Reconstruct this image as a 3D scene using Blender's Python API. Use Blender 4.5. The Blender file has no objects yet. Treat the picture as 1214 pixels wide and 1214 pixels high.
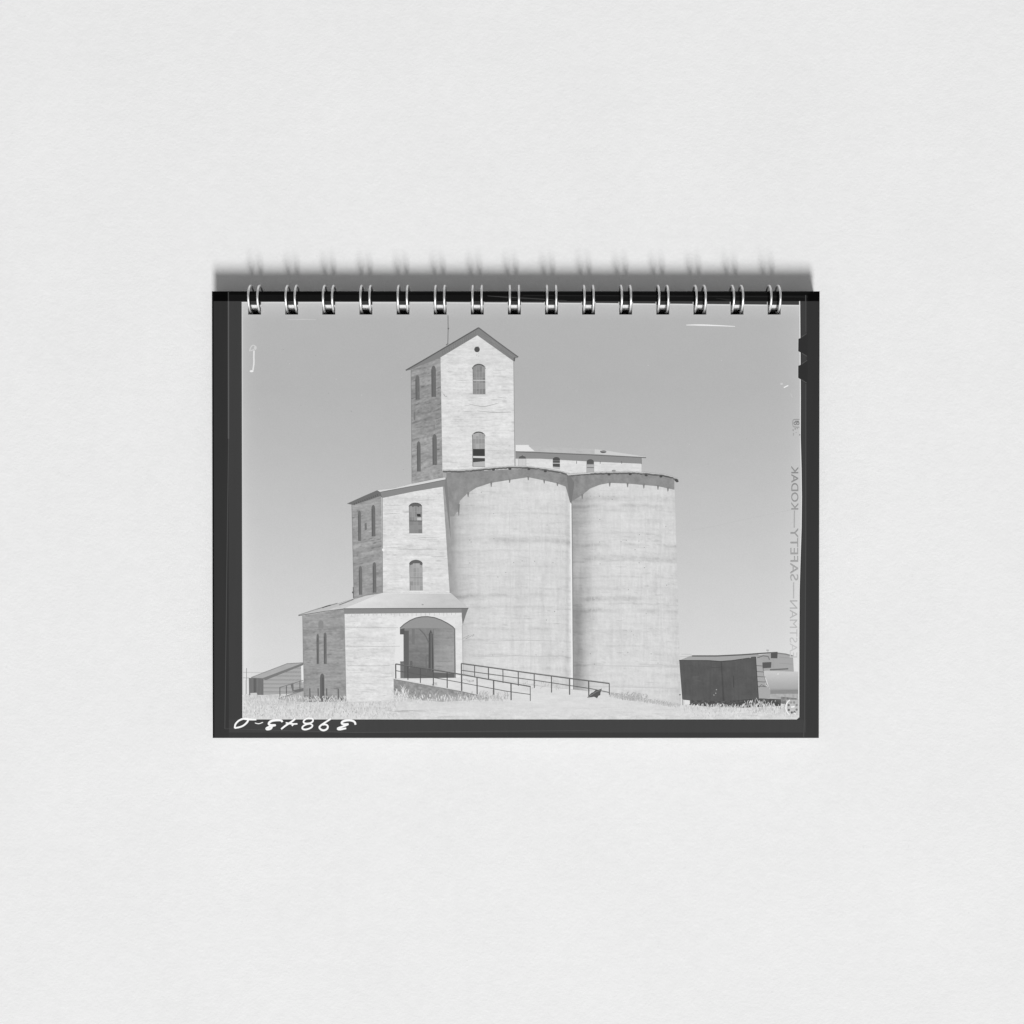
import bpy, math, random
import numpy as np
from mathutils import Vector
from mathutils.geometry import tessellate_polygon

random.seed(7)
sc = bpy.context.scene
C = sc.collection

# ------------------------------------------------------------------ camera
S = 0.292e-3            # metres per print pixel (the notebook is 210 mm wide)
CX = CY = 607.0         # print-pixel coordinates of the point under the camera
CAM_H = 0.508
cam_d = bpy.data.cameras.new("camera"); cam = bpy.data.objects.new("camera", cam_d); C.objects.link(cam)
cam.location = (0, 0, CAM_H); cam.rotation_euler = (0, 0, 0)
cam_d.sensor_width = 36; cam_d.lens = 36 * 0.5 / (1214 * S)
cam_d.clip_start = 0.01; cam_d.clip_end = 100
sc.camera = cam
# ------------------------------------------------------------------ world + lamp
w = bpy.data.worlds.new("World"); sc.world = w; w.use_nodes = True
bg = w.node_tree.nodes["Background"]
bg.inputs[0].default_value = (1, 1, 1, 1); bg.inputs[1].default_value = 0.255
ld = bpy.data.lights.new("studio_softbox", 'AREA'); ld.shape = 'ELLIPSE'; ld.size = 2.7; ld.size_y = 4.8; ld.energy = 2235
lamp = bpy.data.objects.new("studio_softbox", ld); C.objects.link(lamp)
LD = Vector((0.08, -0.73, 0.69)).normalized()
lamp.location = LD * 14.0
lamp.rotation_euler = LD.to_track_quat('Z', 'Y').to_euler()
sc.view_settings.view_transform = 'Standard'; sc.view_settings.look = 'None'
sc.view_settings.exposure = 0; sc.view_settings.gamma = 1

# ------------------------------------------------------------------ materials
K = 1.03                # light level: linear picture value of a surface of albedo 1
def lin(t):
    c = np.clip(np.asarray(t, float), 0, 255) / 255.0
    return np.where(c <= 0.04045, c / 12.92, ((c + 0.055) / 1.055) ** 2.4)
def mat(name):
    m = bpy.data.materials.new(name); m.use_nodes = True
    return m, m.node_tree.nodes, m.node_tree.links, m.node_tree.nodes["Principled BSDF"]

def ink_material():
    m, n, l, p = mat("printed_ink")
    a = n.new("ShaderNodeAttribute"); a.attribute_name = "ink"
    tc = n.new("ShaderNodeTexCoord")
    nz = n.new("ShaderNodeTexNoise"); nz.inputs["Scale"].default_value = 2600; nz.inputs["Detail"].default_value = 2
    l.new(tc.outputs["Object"], nz.inputs["Vector"])
    mr = n.new("ShaderNodeMapRange"); mr.inputs[1].default_value = 0.25; mr.inputs[2].default_value = 0.75
    mr.inputs[3].default_value = 0.965; mr.inputs[4].default_value = 1.035
    l.new(nz.outputs["Fac"], mr.inputs[0])
    mu = n.new("ShaderNodeMath"); mu.operation = 'MULTIPLY'
    l.new(a.outputs["Fac"], mu.inputs[0]); l.new(mr.outputs[0], mu.inputs[1])
    l.new(mu.outputs[0], p.inputs["Base Color"])
    p.inputs["Roughness"].default_value = 0.55; p.inputs["Specular IOR Level"].default_value = 0.06
    return m
INK = ink_material()

def paper_material(name, alb, rough=0.85, noise=None, bump=None, spec=0.2):
    m, n, l, p = mat(name)
    p.inputs["Roughness"].default_value = rough; p.inputs["Specular IOR Level"].default_value = spec
    tc = n.new("ShaderNodeTexCoord")
    nz = n.new("ShaderNodeTexNoise"); nz.inputs["Scale"].default_value = noise or 300; nz.inputs["Detail"].default_value = 6
    l.new(tc.outputs["Object"], nz.inputs["Vector"])
    mr = n.new("ShaderNodeMapRange"); mr.inputs[1].default_value = 0.3; mr.inputs[2].default_value = 0.7
    mr.inputs[3].default_value = alb * 0.985; mr.inputs[4].default_value = alb * 1.015
    l.new(nz.outputs["Fac"], mr.inputs[0]); l.new(mr.outputs[0], p.inputs["Base Color"])
    if bump:
        b = n.new("ShaderNodeBump"); b.inputs["Strength"].default_value = bump; b.inputs["Distance"].default_value = 0.0002
        l.new(nz.outputs["Fac"], b.inputs["Height"]); l.new(b.outputs[0], p.inputs["Normal"])
    return m

def table_material():
    m, n, l, p = mat("rough_white_board")
    p.inputs["Roughness"].default_value = 0.9; p.inputs["Specular IOR Level"].default_value = 0.15
    tc = n.new("ShaderNodeTexCoord")
    def noise(scale, det, rough=0.5, sc3=None):
        z = n.new("ShaderNodeTexNoise"); z.inputs["Scale"].default_value = scale
        z.inputs["Detail"].default_value = det; z.inputs["Roughness"].default_value = rough
        l.new(tc.outputs["Object"], z.inputs["Vector"]); return z
    a = noise(26, 3); b = noise(240, 4, 0.6); c = noise(900, 4, 0.7)
    def rng(src, lo, hi, x0=0.3, x1=0.7):
        r = n.new("ShaderNodeMapRange"); r.inputs[1].default_value = x0; r.inputs[2].default_value = x1
        r.inputs[3].default_value = lo; r.inputs[4].default_value = hi; l.new(src, r.inputs[0]); return r.outputs[0]
    def mul(x, y):
        q = n.new("ShaderNodeMath"); q.operation = 'MULTIPLY'; l.new(x, q.inputs[0]); l.new(y, q.inputs[1]); return q.outputs[0]
    # sparse tiny specks of dust and fibre
    v = noise(650, 2, 0.5)
    speck = rng(v.outputs["Fac"], 1.0, 0.94, 0.70, 0.78)
    col = mul(mul(rng(a.outputs["Fac"], 0.795, 0.815), rng(b.outputs["Fac"], 0.980, 1.012)), mul(rng(c.outputs["Fac"], 0.992, 1.008), speck))
    cc = n.new("ShaderNodeCombineColor")
    l.new(col, cc.inputs[0]); l.new(col, cc.inputs[1]); l.new(col, cc.inputs[2])
    l.new(cc.outputs[0], p.inputs["Base Color"])
    ad = n.new("ShaderNodeMath"); ad.operation = 'ADD'
    l.new(b.outputs["Fac"], ad.inputs[0]); l.new(c.outputs["Fac"], ad.inputs[1])
    bp = n.new("ShaderNodeBump"); bp.inputs["Strength"].default_value = 0.27; bp.inputs["Distance"].default_value = 0.00035
    l.new(ad.outputs[0], bp.inputs["Height"]); l.new(bp.outputs[0], p.inputs["Normal"])
    return m

def wire_material():
    m, n, l, p = mat("silver_wire")
    p.inputs["Base Color"].default_value = (0.93, 0.93, 0.93, 1)
    p.inputs["Metallic"].default_value = 1.0
    tc = n.new("ShaderNodeTexCoord"); nz = n.new("ShaderNodeTexNoise")
    nz.inputs["Scale"].default_value = 700; l.new(tc.outputs["Object"], nz.inputs["Vector"])
    mr = n.new("ShaderNodeMapRange"); mr.inputs[3].default_value = 0.42; mr.inputs[4].default_value = 0.58
    l.new(nz.outputs["Fac"], mr.inputs[0]); l.new(mr.outputs[0], p.inputs["Roughness"])
    return m

# ------------------------------------------------------------------ tabletop (the surface)
def link_mesh(name, verts, faces, material, parent=None, smooth=False, ink=None):
    me = bpy.data.meshes.new(name)
    me.from_pydata([tuple(v) for v in verts], [], faces)
    if ink is not None:
        at = me.attributes.new("ink", 'FLOAT', 'POINT')
        at.data.foreach_set("value", np.asarray(ink, dtype=np.float32))
    me.materials.append(material)
    if smooth:
        me.polygons.foreach_set("use_smooth", [True] * len(me.polygons))
    me.update()
    o = bpy.data.objects.new(name, me); C.objects.link(o)
    if parent: o.parent = parent
    return o

surf = link_mesh("tabletop", [(-1.5, -1.5, 0), (1.5, -1.5, 0), (1.5, 1.5, 0), (-1.5, 1.5, 0)], [(0, 1, 2, 3)], table_material())
surf["kind"] = "structure"; surf["label"] = "off white lightly textured paper surface under the wire bound notebook"

# ------------------------------------------------------------------ notebook
X0, X1, Y0, Y1 = 251.8, 971.2, 345.5, 875.0      # print-pixel edges of the cover
TH = 7.4e-3                                      # block thickness
LIFT = 1.35e-3                                   # the wire lifts the bound edge
root = bpy.data.objects.new("wire_bound_notebook", None); C.objects.link(root)
ORG = (0.0, (CY - Y1) * S)
root.location = (ORG[0], ORG[1], 0)
root.rotation_euler = (math.atan2(LIFT, (Y1 - Y0) * S), 0, 0)
root["label"] = "landscape wire bound notebook whose cover prints an old grain elevator photograph"
root["category"] = "notebook"
def W(px, py, z):
    return ((px - CX) * S, (CY - py) * S - ORG[1], z)

N_RING = 15
RC = [302.2 + i * 43.94 for i in range(N_RING)]
def holes_at(y0, y1, half=7.6):
    return [(c - half, y0, c + half, y1) for c in RC]

def grid_lines(a, b, cuts, step=None):
    v = sorted(set([round(a, 4), round(b, 4)] + [round(c, 4) for c in cuts if a < c < b]))
    if not step: return v
    out = [v[0]]
    for p, q in zip(v, v[1:]):
        k = max(1, int(round((q - p) / step)))
        out += [p + (q - p) * i / k for i in range(1, k + 1)]
    return out

def plate(name, x0, y0, x1, y1, z0, z1, holes, material, parent, bevel=0):
    """a closed card with real square holes punched through it"""
    xs = grid_lines(x0, x1, [h[0] for h in holes] + [h[2] for h in holes])
    ys = grid_lines(y0, y1, [h[1] for h in holes] + [h[3] for h in holes])
    nx, ny = len(xs), len(ys)
    verts = [W(x, y, z) for z in (z0, z1) for y in ys for x in xs]
    vid = lambda i, j, k: k * nx * ny + j * nx + i
    hs = [(h[0], h[1], h[2], h[3]) for h in holes]
    solid = {}
    for j in range(ny - 1):
        for i in range(nx - 1):
            mx, my = (xs[i] + xs[i + 1]) / 2, (ys[j] + ys[j + 1]) / 2
            solid[i, j] = not any(a < mx < c and b < my < d for a, b, c, d in hs)
    F = []
    for (i, j), s in solid.items():
        if not s: continue
        F.append((vid(i, j, 1), vid(i, j + 1, 1), vid(i + 1, j + 1, 1), vid(i + 1, j, 1)))
        F.append((vid(i, j, 0), vid(i + 1, j, 0), vid(i + 1, j + 1, 0), vid(i, j + 1, 0)))
        for di, dj, p, q in ((-1, 0, (i, j), (i, j + 1)), (1, 0, (i + 1, j + 1), (i + 1, j)),
                             (0, -1, (i + 1, j), (i, j)), (0, 1, (i, j + 1), (i + 1, j + 1))):
            if not solid.get((i + di, j + dj), False):
                F.append((vid(*p, 0), vid(*q, 0), vid(*q, 1), vid(*p, 1)))
    return link_mesh(name, verts, F, material, parent)

m_board = paper_material("grey_board", 0.45)
m_dark = paper_material("dark_card", 0.045, spec=0.05)
m_pages = paper_material("white_paper", 0.76, noise=900)
plate("back_cover", X0 + 0.6, Y0 + 0.6, X1 - 0.6, Y1 - 0.6, 0.0, 0.9e-3, holes_at(357, 366.5), m_dark, root)  # dark card and shortened holes put the deep-hole shade into colour and shape
# the leaves: stacked sheets, each a hair apart
NS = 13; zb, zt = 3.42e-3, 6.55e-3
plate("added_dark_board", X0 + 0.9, Y0 + 0.8, X1 - 0.9, Y1 - 0.9, 0.92e-3, 3.4e-3, holes_at(357, 373), m_dark, root)  # dark board added to cut light bouncing off page edges and darken the holes
pv = []
pages = bpy.data.objects.new("page_block", None)
def pages_mesh():
    vs, fs = [], []
    for k in range(NS):
        a = zb + (zt - zb) * k / NS; b = zb + (zt - zb) * (k + 0.78) / NS
        jit = random.uniform(0.6, 1.6)
        o = plate("tmp", X0 + jit, Y0 + 0.8 + random.uniform(0, .5), X1 - jit, Y1 - 0.8, a, b, holes_at(361.2 + 4.6 * min(1.0, (zt - b) / 2.6e-3) + random.uniform(-.12, .12), 373), m_pages, None)
        off = len(vs)
        vs += [tuple(v.co) for v in o.data.vertices]
        fs += [tuple(i + off for i in p.vertices) for p in o.data.polygons]
        me = o.data; bpy.data.objects.remove(o); bpy.data.meshes.remove(me)
    return vs, fs
vs, fs = pages_mesh()
link_mesh("page_block", vs, fs, m_pages, root)
plate("flyleaf", X0 + 0.5, Y0 + 0.4, X1 - 0.5, Y1 - 0.5, 6.58e-3, 6.75e-3, holes_at(361.2, 373), m_dark, root)
cover = plate("front_cover", X0, Y0, X1, Y1, 6.80e-3, TH, holes_at(357.6, 373), m_dark, root)

# ------------------------------------------------------------------ the print on the cover
def _h(ix, iy, seed):
    ix = ix.astype(np.int64); iy = iy.astype(np.int64)
    n = (ix * 374761393 + iy * 668265263 + seed * 974634777) & 0xFFFFFFFF
    n = ((n ^ (n >> 13)) * 1274126177) & 0xFFFFFFFF
    n = (n ^ (n >> 16)) & 0xFFFF
    return n / 65535.0
def vn(x, y, seed=0):
    x = np.asarray(x, float); y = np.asarray(y, float)
    x, y = np.broadcast_arrays(x, y)
    ix, iy = np.floor(x), np.floor(y); fx, fy = x - ix, y - iy
    fx = fx * fx * (3 - 2 * fx); fy = fy * fy * (3 - 2 * fy)
    a = _h(ix, iy, seed); b = _h(ix + 1, iy, seed); c = _h(ix, iy + 1, seed); d = _h(ix + 1, iy + 1, seed)
    return (a + (b - a) * fx) * (1 - fy) + (c + (d - c) * fx) * fy
def fbm(x, y, seed=0, o=3):
    s = 0; a = 1; t = 0
    for k in range(o):
        s = s + a * vn(x * 2 ** k, y * 2 ** k, seed + k * 17); t += a; a *= 0.55
    return s / t - 0.5

GAP = 1.2e-6             # ink sits on ink: each shape one step above whatever it covers
OCC = np.zeros((320, 400), int)
def stack(boxes):
    """lowest free ink level over these boxes (print pixels, 2 px cells), which it then occupies"""
    cells = []
    for x0, y0, x1, y1 in boxes:
        cells.append((max(0, int((y0 - 330) // 2)), int((y1 - 330) // 2) + 1, max(0, int((x0 - 240) // 2)), int((x1 - 240) // 2) + 1))
    lv = 1 + max(OCC[a:b, c:d].max() for a, b, c, d in cells)
    for a, b, c, d in cells: OCC[a:b, c:d] = lv
    return TH + GAP * lv
class Print:
    """one printed area: flat ink shapes a hair above each other on the cover"""
    def __init__(s, name, label=None):
        s.name, s.label, s.v, s.f, s.t = name, label, [], [], []
    def add(s, pts, faces, tones, dz=None, boxes=None):
        off = len(s.v)
        if boxes is None:
            xs_, ys_ = [p[0] for p in pts], [p[1] for p in pts]
            boxes = [(min(xs_), min(ys_), max(xs_), max(ys_))]
        z = stack(boxes)
        zz = [z] * len(pts) if dz is None else [z + q for q in dz]
        s.v += [W(p[0], p[1], q) for p, q in zip(pts, zz)]
        s.f += [tuple(i + off for i in f) for f in faces]
        s.t += list(tones)
    def poly(s, pts, tone, z=None):
        tri = tessellate_polygon([[Vector((p[0], -p[1], 0)) for p in pts]])
        F = []
        for a, b, c in tri:
            P, Q, R = pts[a], pts[b], pts[c]
            cr = (Q[0] - P[0]) * -(R[1] - P[1]) + (Q[1] - P[1]) * (R[0] - P[0])
            F.append((a, b, c) if cr > 0 else (a, c, b))
        s.add(pts, F, [tone] * len(pts) if not callable(tone) else tone(np.array([p[0] for p in pts]), np.array([p[1] for p in pts])))
    def _grid(s, X, Y, T):
        nv, nu = X.shape
        idx = np.arange(nv * nu).reshape(nv, nu)
        F = np.stack([idx[:-1, :-1], idx[1:, :-1], idx[1:, 1:], idx[:-1, 1:]], -1).reshape(-1, 4)
        s.add(list(zip(X.ravel(), Y.ravel())), [tuple(f) for f in F.tolist()], T.ravel().tolist())
    def quad(s, A, B, D, E, tone, res=1.0, z=None):
        """A top left, B top right, D bottom right, E bottom left"""
        w_ = max(math.dist(A, B), math.dist(E, D)); h_ = max(math.dist(A, E), math.dist(B, D))
        nu, nv = max(2, int(w_ / res) + 1), max(2, int(h_ / res) + 1)
        u = np.linspace(0, 1, nu)[None, :]; v = np.linspace(0, 1, nv)[:, None]
        X = (A[0] * (1 - u) + B[0] * u) * (1 - v) + (E[0] * (1 - u) + D[0] * u) * v
        Y = (A[1] * (1 - u) + B[1] * u) * (1 - v) + (E[1] * (1 - u) + D[1] * u) * v
        s._grid(X, Y, tone(X, Y) + 0 * X)
    def loft(s, top, bot, tone, res=1.0, z=None):
        """between two polylines, both running left to right"""
        tx, ty = zip(*top); bx, by = zip(*bot)
        nu = int(max(tx[-1] - tx[0], bx[-1] - bx[0]) / res) + 2
        nv = int(max(by[i] for i in range(len(by))) - min(ty)) // max(1, int(res)) + 2
        u = np.linspace(0, 1, nu)
        TX = tx[0] + (tx[-1] - tx[0]) * u; TY = np.interp(TX, tx, ty)
        BX = bx[0] + (bx[-1] - bx[0]) * u; BY = np.interp(BX, bx, by)
        v = np.linspace(0, 1, nv)[:, None]
        X = TX[None] * (1 - v) + BX[None] * v; Y = TY[None] * (1 - v) + BY[None] * v
        s._grid(X, Y, tone(X, Y) + 0 * X)
    def sheet(s, x0, y0, x1, y1, tone, holes, step, z=None, cx=(), cy=()):
        xs = grid_lines(x0, x1, [h[0] for h in holes] + [h[2] for h in holes] + list(cx), step)
        ys = grid_lines(y0, y1, [h[1] for h in holes] + [h[3] for h in holes] + list(cy), step)
        X, Y = np.meshgrid(xs, ys); nx = len(xs)
        F = []
        for j in range(len(ys) - 1):
            my = (ys[j] + ys[j + 1]) / 2
            hh = [h for h in holes if h[1] < my < h[3]]
            for i in range(nx - 1):
                mx = (xs[i] + xs[i + 1]) / 2
                if any(h[0] < mx < h[2] for h in hh): continue
                a = j * nx + i
                F.append((a, a + nx, a + nx + 1, a + 1))
        s.add(list(zip(X.ravel(), Y.ravel())), F, (tone(X, Y) + 0 * X).ravel().tolist())
    def line(s, pts, wd, tone, z=None, taper=0, smooth=0):
        P = [np.array(p, float) for p in pts]
        for _ in range(smooth):
            Q = [P[0]]
            for a, b in zip(P, P[1:]): Q += [a * .75 + b * .25, a * .25 + b * .75]
            P = Q + [P[-1]]
        V, Z = [], []
        n = len(P)
        for i in range(n):
            d = P[min(i + 1, n - 1)] - P[max(i - 1, 0)]; L = np.hypot(*d) or 1
            nn = np.array([-d[1], d[0]]) / L
            k = wd / 2 * (1 - taper * abs(2 * i / max(1, n - 1) - 1))
            V += [P[i] - nn * k, P[i] + nn * k]; Z += [i * 1e-8] * 2
        F = [(2 * i, 2 * i + 1, 2 * i + 3, 2 * i + 2) for i in range(n - 1)]
        h = wd / 2 + .2
        s.add([tuple(v) for v in V], F, [tone] * len(V), Z, [(min(a[0], b[0]) - h, min(a[1], b[1]) - h, max(a[0], b[0]) + h, max(a[1], b[1]) + h) for a, b in zip(P, P[1:])])
    def disc(s, x, y, rx, ry, tone, n=20, z=None):
        s.poly([(x + rx * math.cos(2 * math.pi * i / n), y + ry * math.sin(2 * math.pi * i / n)) for i in range(n)], tone, z)
    def ring(s, x, y, r, wd, tone, n=28):
        s.line([(x + r * math.cos(2 * math.pi * i / n), y + r * math.sin(2 * math.pi * i / n)) for i in range(n + 1)], wd, tone)
    def scatter(s, n, region, mk):
        for _ in range(n):
            x = random.uniform(region[0], region[2]); y = random.uniform(region[1], region[3])
            mk(x, y)
    def build(s):
        al = lin(s.t) / K
        o = link_mesh(s.name, s.v, s.f, INK, cover, ink=np.clip(al, 0.0, 0.95))
        if s.label: o["label"] = s.label
        return o

HO = holes_at(357.6, 373)
# --- the dark film margin
fb = Print("printed_film_margin")
def margin(X, Y):
    t = np.full(X.shape, 62.0)
    t = np.where(Y > 853, 66, t)
    t = np.where(Y > 868.5, 58, t)
    t = np.where(X < 271, 47 + (Y - 360) / 500 * 6, t)
    t = np.where(X > 955.8, 49 + (Y - 360) / 500 * 7, t)
    strip = np.where(X < 271, 1, np.where(X > 956, 2, np.where(Y < 349.5, 6, 18)))
    t = np.where(Y < 357.2, strip, t)
    t = np.where(X < 253.6, 12, t)
    return t + 2.5 * fbm(X / 3, Y / 60, 3)
fb.sheet(X0, Y0, X1, Y1, margin, HO, 2.4, cx=(253.59, 253.61, 270.99, 271.01, 955.79, 955.81), cy=(349.49, 349.51, 357.19, 357.21, 852.99, 853.01, 868.49, 868.51))
fb.line([(271.3, 346.2), (271.3, 357.2)], 1.3, 62); fb.line([(271.3, 357.2), (271.1, 520)], 1.6, 90); fb.line([(271.1, 520), (266.2, 864)], 0.9, 78)
fb.line([(266, 864), (420, 868.5), (700, 866)], 0.6, 84, taper=.4)
# seam of the film edge, broken where the wire passes
def between_rings(x0, x1):
    segs, a = [], x0
    for c in RC:
        l_, r_ = c - 8.5, c + 8.5
        if r_ < x0 or l_ > x1: continue
        if l_ > a: segs.append((a, l_))
        a = max(a, r_)
    if a < x1: segs.append((a, x1))
    return segs
topy = lambda x: np.interp(x, [287, 520, 700, 948], [358.0, 358.2, 359.2, 361.6])
fb.line([(620, 350.2), (957, 352.2)], 0.7, 40)
fb.line([(400, 347.3), (960, 347.3)], 0.5, 30)
fb.line([(578, 351), (600, 352.4), (640, 354.6), (672, 357.0)], 1.5, 62, taper=.6)
fb.line([(600, 354.6), (645, 356.6)], 0.8, 48, taper=.6)
fb.line([(848, 353.5), (862, 355.6), (880, 356.4)], 1.6, 40, taper=.8)
fb.build()

# --- sky
sky = Print("printed_sky")
def skyt(X, Y):
    base = np.interp(Y, [358, 366, 380, 460, 540, 620, 700, 765, 795, 825], [198, 188, 179.5, 179, 185, 194, 204, 211.5, 214, 216])
    base = base + 10 * np.exp(-(X - 287) / 8.0) * (Y > 0) + 8 * np.exp(-(948 - X) / 14.0)
    base = base + np.interp(X, [287, 480, 700, 948], [3.5, 0, 0, 3]) * np.interp(Y, [380, 600], [.4, 1])
    return base + 2.2 * fbm(X / 22, Y / 14, 11, 4) + 1.2 * fbm(X / 3, Y / 3, 12)
sky.sheet(287, 358.0, 952, 853, skyt, HO, 3.0, cy=(360, 362, 364, 376))
for a, b in between_rings(287, 952):
    pts = np.linspace(a, b, 6)
    if topy(b) > 358.25:
        sky.poly([(a, 357.2)] + [(b, 357.2)] + [(x, topy(x)) for x in pts[::-1]], 62)
    sky.line([(x, topy(x) + .9) for x in pts], 1.3, 214)
# scratches, dust and stains on the negative
sky.line([(287.7, 360), (287.7, 853)], 1.3, 206)
sky.line([(813, 385.4), (825, 385.2), (845, 385.8), (871, 387)], 1.9, 236, taper=.7, smooth=1)
sky.line([(341, 378.9), (360, 378.6), (375, 378.9)], 1.2, 196, taper=.5)
sky.line([(301.5, 415.5), (301.2, 424), (301.5, 430), (300.2, 439)], 1.8, 226, smooth=1)
sky.disc(298.6, 440, 2.3, 1.2, 238); sky.disc(303, 412.3, 1.6, 2.5, 208); sky.line([(296.3, 416.5), (297.5, 411.5), (300.5, 408.8), (303, 410.5), (302.3, 414), (297.5, 415.8)], 1.4, 205, smooth=1)
sky.line([(928.9, 459.5), (934.2, 456.8)], 2.4, 240, taper=.5); sky.disc(926.3, 455, 1.6, 1.1, 205)
sky.line([(937, 466), (939, 471)], .9, 206, taper=.5)
sky.line([(820, 629), (850, 623), (880, 616), (948, 602)], 0.8, 192, taper=.3, smooth=1)
sky.line([(287.6, 797), (320, 797.6), (357, 797)], 1.4, 200, taper=.2)
sky.line([(808, 775.5), (820, 775.8)], 1.2, 200); sky.line([(806, 778.5), (822, 778)], .8, 196)
sky.line([(287.6, 803.5), (295, 803.7)], 1.0, 188)
def speck(x, y):
    sky.disc(x, y, random.uniform(.3, .8), random.uniform(.3, .7), random.choice((168, 172, 150, 205)), 7)
sky.scatter(40, (290, 376, 944, 560), speck)
sky.build()

# --- ground
gr = Print("printed_ground")
def grt(X, Y):
    t = 211 + 32 * fbm(X / 14, Y / 5, 21, 4) + 34 * fbm(X / 2.6, Y / 1.8, 22, 3)
    t = t + np.interp(Y, [823, 834, 846, 853], [-6, -3, 4, 2])
    road = np.exp(-((Y - 838) / 12.0) ** 2) * np.interp(X, [430, 560, 800, 860, 950], [.3, 1, 1, .6, .3])
    t = t * (1 - .75 * road) + (217 + 14 * fbm(X / 20, Y / 1.6, 26) + 10 * fbm(X / 2.5, Y / 1.5, 27)) * .75 * road
    return t + 10 * np.exp(-(X - 287) / 12.0)
topg = [(287, 824), (297, 823), (312, 823.3), (340, 825), (359, 829), (372, 831), (410, 831), (440, 830), (466, 824), (474, 805), (545, 803.5), (560, 801), (600, 806), (660, 815), (700, 821), (722, 822.5), (745, 826), (775, 831), (808, 836), (850, 838), (900, 839), (952, 838)]
gr.loft(topg, [(287, 853.2), (952, 853.2)], grt)
def blade(tone_lo, tone_hi, h):
    def f(x, y):
        a = random.uniform(-.45, .45); L = random.uniform(.5, 1) * h
        gr.line([(x, y), (x + a * L * .5, y - L * .6), (x + a * L, y - L)], random.uniform(.45, 1.1), random.uniform(tone_lo, tone_hi), taper=.5)
    return f
gr.scatter(1500, (288, 829, 470, 853), blade(192, 230, 4))
gr.scatter(150, (288, 832, 450, 850), blade(168, 196, 2.4))
gr.scatter(260, (470, 844, 950, 853), blade(204, 228, 1.6))
gr.scatter(200, (820, 838, 945, 852), blade(180, 230, 3.4))
def patchy(x, y):
    gr.line([(x, y), (x + random.uniform(4, 16), y + random.uniform(-.4, .4))], random.uniform(.5, 1.1), random.uniform(196, 210), taper=.6)
gr.scatter(70, (440, 838, 945, 851), patchy)
gr.scatter(26, (456, 842, 495, 844.5), patchy)
gr.scatter(14, (515, 849, 535, 851), patchy)
gr.build()

# --- the grain elevator
el = Print("printed_grain_elevator")
def boards(base, amp, seed, grad=None, sy=1.0, slope=0.0):
    def f(X, Y):
        Yq = Y - slope * X
        t = base - 4 * amp + amp * (17 * fbm(X / 26, Yq / (1.5 * sy), seed) + 15 * fbm(X / 50, Yq / (5 * sy), seed + 5) + 20 * fbm(X / 2.6, Yq / 1.3, seed + 9) + 10 * fbm(X / 5, Yq / 2.2, seed + 15) + 12 * fbm(X / 12, Yq / 12, seed + 31))
        cr = vn(X / 13, Yq / 1.25, seed + 40)
        t = t - amp * 34 * np.clip((cr - .82) / .18, 0, 1) * (.3 + .7 * vn(X / 50, Yq / 20, seed + 60))
        cr2 = vn(X / 4.0, Yq / 1.0, seed + 41)
        t = t - amp * 16 * np.clip((cr2 - .88) / .12, 0, 1)
        if grad: t = t + grad(X, Y)
        return t
    return f
def arch(p, x0, x1, yt, ys, yb, tone, dx=0, n=10):
    """arched opening: yt crown, ys spring line, yb sill"""
    cx, r = (x0 + x1) / 2, (x1 - x0) / 2
    top = [(cx - r * math.cos(math.pi * i / n), ys - (ys - yt) * math.sin(math.pi * i / n)) for i in range(n + 1)]
    p.poly(top + [(x1 + dx, yb), (x0 + dx, yb)], tone)
    return top

def narrow(x0, x1, yt, yb, tone, dx=.3):
    tone -= 9
    arch(el, x0, x1, yt, yt + (x1 - x0) * 1.1, yb, tone, dx, 8)
    el.line([(x0 + .7, yt + 5), (x0 + .7 + dx, yb)], 1.1, tone - 14)
    for _ in range(5):
        y = random.uniform(yt + 5, yb - 4); el.line([(x1 - 1.4, y), (x1 - 1.3, y + random.uniform(2, 6))], 1.1, tone + random.uniform(-12, 16), taper=.5)
# head house on top of the silos (drawn before the tower)
el.poly([(611.4, 527.3), (626.3, 527.3), (634.9, 534.7), (611.4, 535)], 229)
el.quad((626.3, 528.3), (705, 532.4), (705, 537.6), (634.9, 535.6), boards(190, .5, 301))
el.poly([(705, 532.3), (715, 533.4), (765.9, 541.4), (765.9, 542.2), (705, 537.8)], 206)
el.quad((611.4, 540), (760.4, 544), (760.4, 563.5), (611.4, 563), boards(225, .8, 303))
el.poly([(611.2, 535.0), (636, 536.2), (760.2, 542.8), (760.4, 549.6), (700, 547), (639.8, 543.6), (611.2, 543.6)], 143)
el.line([(611.2, 535.3), (640, 536.4), (700, 539), (765.9, 542.4)], 1.2, 112)
el.line([(760.2, 543), (760.4, 550)], .8, 120)
el.disc(715.2, 535.4, 3.8, 1.6, 95, 12); el.line([(711.5, 534.4), (719, 535.4)], .9, 150)
arch(el, 614.8, 623.6, 539.8, 543.6, 553, 205); el.poly([(614.8, 543.6), (615.5, 541.2), (619.2, 539.6), (622.9, 541.2), (623.6, 543.6)], 96)
el.line([(614.8, 543.6), (614.8, 553)], .6, 178); el.line([(623.6, 543.6), (623.6, 553)], .6, 178); el.line([(619.2, 543.6), (619.2, 553)], .5, 196)
arch(el, 655.3, 663.8, 541.6, 544.4, 554.4, 84); el.line([(655.3, 548.9), (663.8, 549)], .8, 205); el.line([(655.4, 546), (663.8, 546)], .6, 130)
el.poly([(655.3, 553), (663.8, 553.5), (663.8, 556.5), (655.3, 555)], 190)
arch(el, 695.4, 704.1, 544.2, 547.4, 563, 178); arch(el, 695.4, 704.1, 544.2, 547.4, 550, 92); el.line([(695.4, 550.2), (704.1, 550.2)], .7, 140); el.line([(695.4, 554), (704.1, 554.2)], 1.0, 120)
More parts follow.
